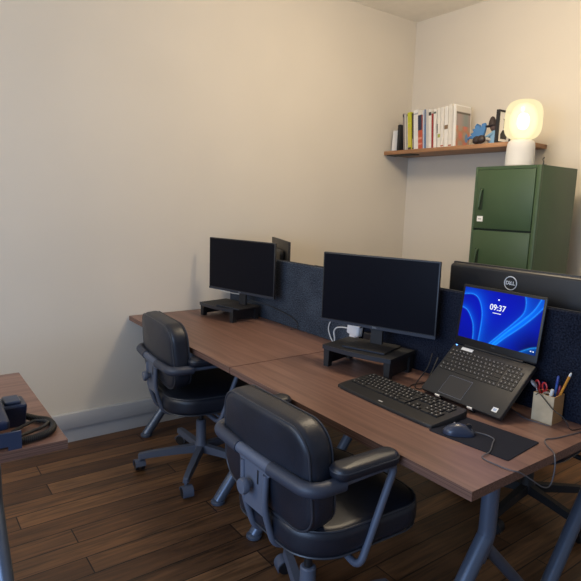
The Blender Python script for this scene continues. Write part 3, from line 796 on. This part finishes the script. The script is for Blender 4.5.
# ------------------------------------------------------------------ table lamp on the cabinet
LPX, LPY, LPZ = 1.295, 1.985, GZ
lp = thing('table_lamp', 'lit table lamp with a glowing milky glass shade on the green cabinet', 'lamp', (LPX, LPY, LPZ))
pf = []
b_ = MB(); b_.lathe([(.05, 0), (.083, 0), (.085, .006), (.085, .03), (.084, .06), (.081, .12), (.078, .145), (.070, .160), (.050, .168)], 0, 40)
lbase = plain('lamp_fabric_white', (.62, .60, .57), .75, bump=.25, bscale=350, vary=.03)
bo = b_.build('lamp_base', lbase, lp)
b_ = MB(); b_.lathe([(.0852, .004), (.0867, .006), (.0867, .012), (.0852, .014)], 0, 40, cap=False); b_.build('base_ring', M['globe_line'], bo)
sm, nt, pb_ = new_mat('milky_glass_lit')
nt.nodes.remove(pb_)
outn = [n for n in nt.nodes if n.type == 'OUTPUT_MATERIAL'][0]
em = nt.nodes.new('ShaderNodeEmission'); em.inputs['Color'].default_value = (1.0, .86, .52, 1); em.inputs['Strength'].default_value = 1.15
trn = nt.nodes.new('ShaderNodeBsdfTransparent'); trn.inputs['Color'].default_value = (1, .93, .75, 1)
gls = nt.nodes.new('ShaderNodeBsdfGlossy'); gls.inputs['Roughness'].default_value = .2; gls.inputs['Color'].default_value = (.06, .06, .06, 1)
mx = nt.nodes.new('ShaderNodeMixShader'); mx.inputs[0].default_value = .34
tcn = nt.nodes.new('ShaderNodeTexCoord'); nn = nt.nodes.new('ShaderNodeTexNoise'); nn.inputs['Scale'].default_value = 3
nt.links.new(tcn.outputs['Object'], nn.inputs['Vector'])
mr = nt.nodes.new('ShaderNodeMapRange'); mr.inputs['To Min'].default_value = 1.0; mr.inputs['To Max'].default_value = 1.15
nt.links.new(nn.outputs['Fac'], mr.inputs['Value']); nt.links.new(mr.outputs['Result'], em.inputs['Strength'])
ads = nt.nodes.new('ShaderNodeAddShader')
nt.links.new(em.outputs[0], mx.inputs[1]); nt.links.new(trn.outputs[0], mx.inputs[2])
nt.links.new(mx.outputs[0], ads.inputs[0]); nt.links.new(gls.outputs[0], ads.inputs[1]); nt.links.new(ads.outputs[0], outn.inputs['Surface'])
prof = []
Hs, Rs = .236, .108
for i in range(25):                                                  # superellipse profile: soft square globe
    th = -PI / 2 + PI * i / 24
    c1, s1 = math.cos(th), math.sin(th)
    prof.append((max(.004, Rs * abs(c1) ** .62 * (1 - .03 * s1)), .166 + Hs / 2 + Hs / 2 * math.copysign(abs(s1) ** .62, s1)))
b_ = MB(); b_.lathe(prof, 0, 48); so_ = b_.build('lamp_shade', sm, lp)
def glow_mat(name, col_, e, k):
    m = bpy.data.materials.new(name); m.use_nodes = True; t_ = m.node_tree
    t_.nodes.remove(t_.nodes['Principled BSDF']); o_ = [n for n in t_.nodes if n.type == 'OUTPUT_MATERIAL'][0]
    e1 = t_.nodes.new('ShaderNodeEmission'); e1.inputs['Color'].default_value = (*col_, 1); e1.inputs['Strength'].default_value = e
    t1 = t_.nodes.new('ShaderNodeBsdfTransparent'); m1 = t_.nodes.new('ShaderNodeMixShader'); m1.inputs[0].default_value = k
    t_.links.new(t1.outputs[0], m1.inputs[1]); t_.links.new(e1.outputs[0], m1.inputs[2]); t_.links.new(m1.outputs[0], o_.inputs['Surface'])
    return m
def bulb_prof(r, h):
    return [(max(.003, r * abs(math.cos(-PI / 2 + PI * i / 16)) ** .85), .166 + Hs * .47 + h * math.sin(-PI / 2 + PI * i / 16)) for i in range(17)]
b_ = MB(); b_.lathe(bulb_prof(.034, .048), 0, 28); bu = b_.build('bulb', emit('lamp_glow', (1, .80, .46), 34), lp)
dg = MB()
for k in range(7):
    f_ = 1.22 + k * .19; dg.lathe(bulb_prof(.034 * f_, .048 * f_ * (1 - .012 * k)), 0, 28)
dg.build('glow_shells', glow_mat('soft_glow', (1, .84, .52), 3.2, .16), bu)  # nested glowing shells added around the bulb to soften its glow
b_ = MB(); b_.tube(smooth_path([(.09, .03, .005), (.12, .05, .003), (.15, .02, .003), (.175, .03, .003), (.20, .08, .004)], 6), .0022); b_.build('cord', M['cable'], lp)
# little key left on the cabinet edge
ky = thing('key', 'tiny dark key lying on the front edge of the green cabinet top', 'key', (1.522, 1.835, GZ))
b_ = MB(); b_.lathe([(.005, 0), (.009, 0), (.009, .002), (.005, .002)], 0, 14, T(0, 0, .0001)); b_.build('bow', M['blackpl'], ky)
b_ = MB(); b_.box(.008, -.002, .0001, .032, .002, .0022); b_.box(.026, -.005, .0001, .030, -.002, .0022); b_.build('blade', M['blackpl'], ky)
ho = thing('hook', 'small dark upright hook on the cabinet top, right of the lamp', 'hook', (1.512, 1.87, GZ))
b_ = MB(); b_.tube(smooth_path([(0, 0, .0), (.004, 0, .02), (-.003, 0, .034), (.006, 0, .045)], 5), .003); b_.lathe([(.010, 0), (.010, .004)], 0, 12); b_.build('stem', M['blackpl'], ho)

# ------------------------------------------------------------------ wall shelf and its load
SZ0, SZ1, SY0 = 1.857, 1.886, 2.125
ws = thing('wall_shelf', 'narrow oak shelf fixed in the corner of the back wall', 'shelf', (0, SY0, SZ0))
b_ = MB(); b_.box(.004, 0, 0, 1.215, YB - SY0 - .002, SZ1 - SZ0, b=.002); b_.build('board', M['shelfwood'], ws)
b_ = MB(); b_.box(.02, .02, -.006, .27, .12, 0); b_.build('mount_plate', plain('dark_bracket', (.03, .025, .02), .6), ws)
BKS = [  # x0, x1, height, depth, lean, colour, bands[(z0,z1,colour)], label
    (.190, .204, .298, .20, 6, (.24, .20, .17), [(.90, .97, (.03, .03, .03))], 'grey-brown thin book beside the black bookend, dark top'),
    (.205, .217, .292, .20, 6, (.62, .58, .52), [], 'thin off-white booklet between two grey booklets, left on the shelf'),
    (.218, .228, .290, .19, 5.5, (.32, .29, .27), [], 'thin grey booklet second left of the lime-yellow book'),
    (.229, .238, .275, .19, 5, (.68, .64, .58), [], 'thin white booklet touching the lime-yellow book'),
    (.240, .274, .300, .20, 4, (.50, .50, .03), [(.70, .72, (.60, .55, .10)), (.1, .6, (.56, .46, .06)), (0, .06, (.05, .03, .02))], 'lime-yellow book on the wall shelf'),
    (.276, .290, .292, .20, 5, (.05, .035, .04), [(.05, .3, (.32, .26, .24))], 'thin black book between the lime-yellow and thick white books'),
    (.292, .342, .312, .21, 5.5, (.72, .70, .66), [(.88, .92, (.4, .4, .4))], 'thick white book right of the lime-yellow book'),
    (.345, .384, .268, .20, 3, (.46, .085, .045), [(.55, 1.0, (.022, .028, .06)), (.28, .34, (.6, .25, .18)), (.12, .17, (.6, .25, .18))], 'book with a navy upper and red lower spine'),
    (.387, .400, .300, .20, 4, (.55, .58, .64), [], 'pale blue-grey thin book right of the navy and red book'),
    (.401, .416, .306, .20, 3.5, (.12, .2, .36), [(.62, 1, (.22, .24, .3))], 'slim blue book on the wall shelf'),
    (.417, .445, .305, .20, 4, (.56, .52, .47), [], 'beige-grey book right of the slim blue book'),
    (.447, .474, .300, .20, 5, (.72, .69, .63), [(.84, .93, (.04, .04, .04))], 'white book with a black mark near its spine top'),
    (.475, .490, .268, .20, 5, (.28, .03, .03), [], 'narrow dark red book on the wall shelf'),
    (.492, .518, .298, .21, 5, (.74, .71, .66), [(.88, .93, (.1, .12, .1))], 'white book right of the dark red book, dark band at top'),
    (.519, .533, .295, .20, 5, (.56, .53, .48), [(.38, .62, (.04, .06, .06))], 'thin grey book with a dark stripe at mid spine'),
    (.535, .560, .300, .20, 4, (.72, .69, .62), [(.25, .34, (.35, .38, .1))], 'white book with an olive patch low on its spine'),
    (.562, .590, .302, .21, 3, (.70, .66, .60), [(.02, .05, (.4, .1, .05))], 'cream book with a small red mark at the spine foot'),
    (.592, .625, .305, .21, 3, (.72, .69, .64), [(.44, .54, (.22, .14, .08))], 'white book with a brown emblem at mid spine'),
    (.627, .655, .316, .21, 3, (.68, .64, .57), [(.02, .05, (.4, .1, .05))], 'tall cream book left of the picture-cover magazine'),
    (.657, .672, .300, .21, 3, (.60, .56, .50), [], 'slim beige book touching the picture-cover magazine'),
]
cmat = {}
def cm(c):
    if c not in cmat: cmat[c] = plain('cover_%d' % len(cmat), c, .6, vary=.06, vscale=30)
    return cmat[c]
for n_, (x0, x1, h, dp, lean, col_, bands, lab) in enumerate(BKS):
    h = h - .018; x0 = .192 + (x0 - .19) * .965; x1 = .192 + (x1 - .19) * .965; lean = 6.2 - 2.8 * n_ / 19
    t = MB(); w_ = x1 - x0 - .0015
    t.box(0, 0, 0, w_, .0018, h)                                    # spine
    t.box(0, .0018, 0, .0012, dp, h); t.box(w_ - .0012, .0018, 0, w_, dp, h)
    t.box(.0012, .0018, .002, w_ - .0012, dp - .003, h - .003, 1)   # page block
    ml = [cm(col_), M['paper']]
    for z0, z1, bc in bands:
        ml.append(cm(bc)); t.box(.0004, -.0006, z0 * h, w_ - .0004, 0, z1 * h, len(ml) - 1)
    o = t.build('book', ml); o.location = (x0, SY0 + .020 + random.uniform(0, .012), SZ1 + .0003); o.rotation_euler = (0, -R_(lean), 0)
    tag(o, lab, 'book', 'books on the wall shelf')
# magazine with a picture cover facing right
mg = thing('magazine', 'large magazine with a picture cover at the right end of the book row', 'magazine', (.662, SY0 + .02, SZ1), 0)
mw, mh, md = .016, .292, .175
mg.rotation_euler = (0, -R_(3.0), 0)
b_ = MB(); b_.box(0, 0, 0, mw, md, mh); b_.build('pages', M['paper'], mg)
NX2, NY2 = 30, 40; vs = []; cs = []; fs = []
for j in range(NY2 + 1):
    for i in range(NX2 + 1):
        u, v = i / NX2, j / NY2
        vs.append((mw + .0006, .012 + (md - .016) * u, .004 + (mh - .008) * v * .98))
        if v > .86: c_ = (.62, .58, .52)
        elif v > .80: c_ = (.10, .08, .06)
        elif v > .5: c_ = (.30 + .06 * math.sin(u * 7), .27, .25)
        else:
            k_ = math.sin(u * 9 + 2) * math.sin(v * 14 + 1)
            c_ = (.42 + .18 * k_, .22 - .05 * k_, .13) if k_ > -.2 else (.36, .28, .22)
            if (u - .75) ** 2 + (v - .22) ** 2 < .012: c_ = (.12, .25, .45)
        cs.append(c_)
for j in range(NY2):
    for i in range(NX2):
        a = j * (NX2 + 1) + i; fs.append((a, a + 1, a + NX2 + 2, a + NX2 + 1))
g = MB(); g.add(vs, fs, 0, False); mo = g.build('front_cover', vcol_mat('magazine_cover', 0), mg)
at = mo.data.color_attributes.new('Col', 'FLOAT_COLOR', 'POINT')
for i, c_ in enumerate(cs): at.data[i].color = (*c_, 1)
# white card and black bookend at the left
b_ = MB(); b_.rslab(.090, .165, .004, .004, .001, 0, T(0, 0, .0825) @ UP, seg=3, es=1); wc = b_.build('white_card', M['paper'])
wc.location = (.082, SY0 + .055, SZ1); wc.rotation_euler = (R_(-4), 0, R_(4)); tag(wc, 'white card standing at the left end of the wall shelf', 'card')
be = thing('bookend', 'black upright bookend at the left end of the book row', 'bookend', (.143, SY0 - .004, SZ1), 0)
b_ = MB(); b_.box(0, 0, 0, .022, .15, .195, b=.002); b_.build('upright', M['mattblack'], be)
b_ = MB(); b_.box(-.006, .08, 0, 0, .14, .002); b_.build('foot_plate', M['mattblack'], be)
# blue crested ornament
bl = plain('figurine_blue', (.06, .19, .42), .5)
bf = thing('figurine', 'bright blue spiky-crested ornament on the wall shelf beside the magazine', 'figurine', (.822, SY0 + .09, SZ1), R_(8))
b_ = MB(); poly = [(-.020, 0), (.018, 0), (.026, .03), (.040, .06), (.050, .09), (.054, .135), (.046, .150), (.028, .146), (.024, .125), (.012, .120), (.004, .142), (-.010, .132), (-.014, .150), (-.030, .132), (-.026, .118), (-.048, .112), (-.036, .094), (-.060, .082), (-.044, .066), (-.058, .050), (-.034, .046), (-.026, .025)]
R = [[(x * k, y, z * (.98 if k < 1 else 1) + (.0 if k == 1 else .002)) for x, z in poly] for k, y in ((.88, -.014), (1, -.006), (1, .006), (.88, .014))]
b_.rings(R, 0, False); b_.build('body', bl, bf)
b_ = MB(); b_.tube(smooth_path([(-.03, 0, .062), (-.062, -.004, .060), (-.078, -.006, .045)], 5), .008, radii=[.010] * 5 + [.008] * 5 + [.006]); b_.build('arm', bl, bf)
# small seated doll with a dark hat
dl = thing('figurine', 'small seated doll with a dark hat, blue top and big dark boots on the shelf', 'figurine', (.950, SY0 + .085, SZ1), R_(10))
b_ = MB(); b_.lathe([(.030, .002), (.036, .02), (.030, .06), (.018, .088), (.010, .095)], 0, 18); b_.build('torso', plain('doll_blue', (.20, .36, .52), .7), dl)
b_ = MB(); b_.ball((-.006, -.004, .112), .024, .024, .026); b_.build('head', plain('doll_skin', (.10, .06, .05), .6), dl)
b_ = MB(); b_.lathe([(.046, .122), (.047, .127), (.028, .130), (.024, .155), (.012, .182), (.003, .188)], 0, 20, T(-.004, 0, .0, ry=-.10)); b_.build('hat', plain('doll_hat', (.035, .022, .02), .7), dl)
for s, (ex, ey) in ((-1, (-.10, -.05)), (1, (-.055, -.075))):
    b_ = MB(); b_.tube(smooth_path([(-.01, -.015, .022), (ex * .5, ey * .6, .034), (ex * .8, ey * .9, .022)], 5), .011); lo_ = b_.build('leg', plain('doll_white', (.5, .48, .45), .7), dl)
    b_ = MB(); b_.ball((ex, ey, .030 if s > 0 else .028), .030, .022, .028); b_.build('boot', plain('doll_boot', (.03, .018, .016), .5), lo_)
for s in (-1, 1):
    b_ = MB(); b_.tube(smooth_path([(.0, s * .024, .075), (-.03, s * .03, .055), (-.05, s * .018, .05)], 5), .009); b_.build('arm', plain('doll_blue', (.20, .36, .52), .7), dl)
# picture frame
pfm = thing('picture_frame', 'black-framed picture standing between the doll and the lamp', 'picture frame', (1.000, SY0 + .015, SZ1), 0)
fw, fh, ft = .15, .215, .022
b_ = MB()
for bx in ((0, 0, 0, ft, fw, .012), (0, 0, fh - .012, ft, fw, fh), (0, 0, .012, ft, .012, fh - .012), (0, fw - .012, .012, ft, fw, fh - .012)): b_.box(*bx)
b_.build('frame', M['mattblack'], pfm)
b_ = MB(); b_.box(.004, .012, .012, ft - .006, fw - .012, fh - .012); po_ = b_.build('picture', M['paper'], pfm)
b_ = MB()
b_.prism([(.04, .03), (.11, .03), (.115, .07), (.09, .09), (.06, .088), (.038, .06)], .0006, 0, T(ft - .006, 0, 0) @ MXZ)
b_.prism([(.07, .10), (.085, .10), (.09, .15), (.105, .155), (.06, .162), (.068, .15)], .0006, 0, T(ft - .006, 0, 0) @ MXZ)
b_.build('drawing', plain('ink', (.03, .03, .03), .6), po_)

# ------------------------------------------------------------------ light
def area(name, loc, target, sx, sy, power, color):
    l = bpy.data.lights.new(name, 'AREA'); l.shape = 'RECTANGLE'; l.size = sx; l.size_y = sy; l.energy = power; l.color = color
    o = bpy.data.objects.new(name, l); COL.objects.link(o); o.location = loc
    o.rotation_euler = (Vector(target) - Vector(loc)).to_track_quat('-Z', 'Y').to_euler(); return o
area('window_light', (2.8, -2.9, 1.4), (1.8, .0, .6), 1.7, 1.3, 58, (.44, .64, 1.0))
area('room_light', (1.0, -3.0, 2.2), (.6, .5, 1.2), 1.6, 1.0, 26, (1.0, .97, .90))
pl_ = bpy.data.lights.new('pendant_light', 'POINT'); pl_.energy = 58; pl_.color = (1.0, .83, .60); pl_.shadow_soft_size = .15
po_ = bpy.data.objects.new('pendant_light', pl_); COL.objects.link(po_); po_.location = (1.7, .95, 2.55)
w_ = bpy.data.worlds.new('room_ambient'); scene.world = w_; w_.use_nodes = True
bg = w_.node_tree.nodes['Background']; bg.inputs['Color'].default_value = (.80, .86, 1.0, 1); bg.inputs['Strength'].default_value = .26

# ------------------------------------------------------------------ camera
cam = bpy.data.cameras.new('camera'); cam.sensor_width = 36; cam.lens = 36 * 545.954 / 581; cam.clip_start = .02
co = bpy.data.objects.new('camera', cam); COL.objects.link(co); scene.camera = co
yw, pt, rl = 2.5062, .1566, .0329
f = Vector((math.cos(yw) * math.cos(pt), math.sin(yw) * math.cos(pt), -math.sin(pt)))
r = f.cross(Vector((0, 0, 1))).normalized(); u = r.cross(f)
r2 = r * math.cos(rl) + u * math.sin(rl); u2 = -r * math.sin(rl) + u * math.cos(rl)
co.matrix_world = frame(Vector((3.2389, -1.1561, 1.4385)), r2, u2, -f)

scene.view_settings.view_transform = 'Standard'
scene.view_settings.look = 'None'
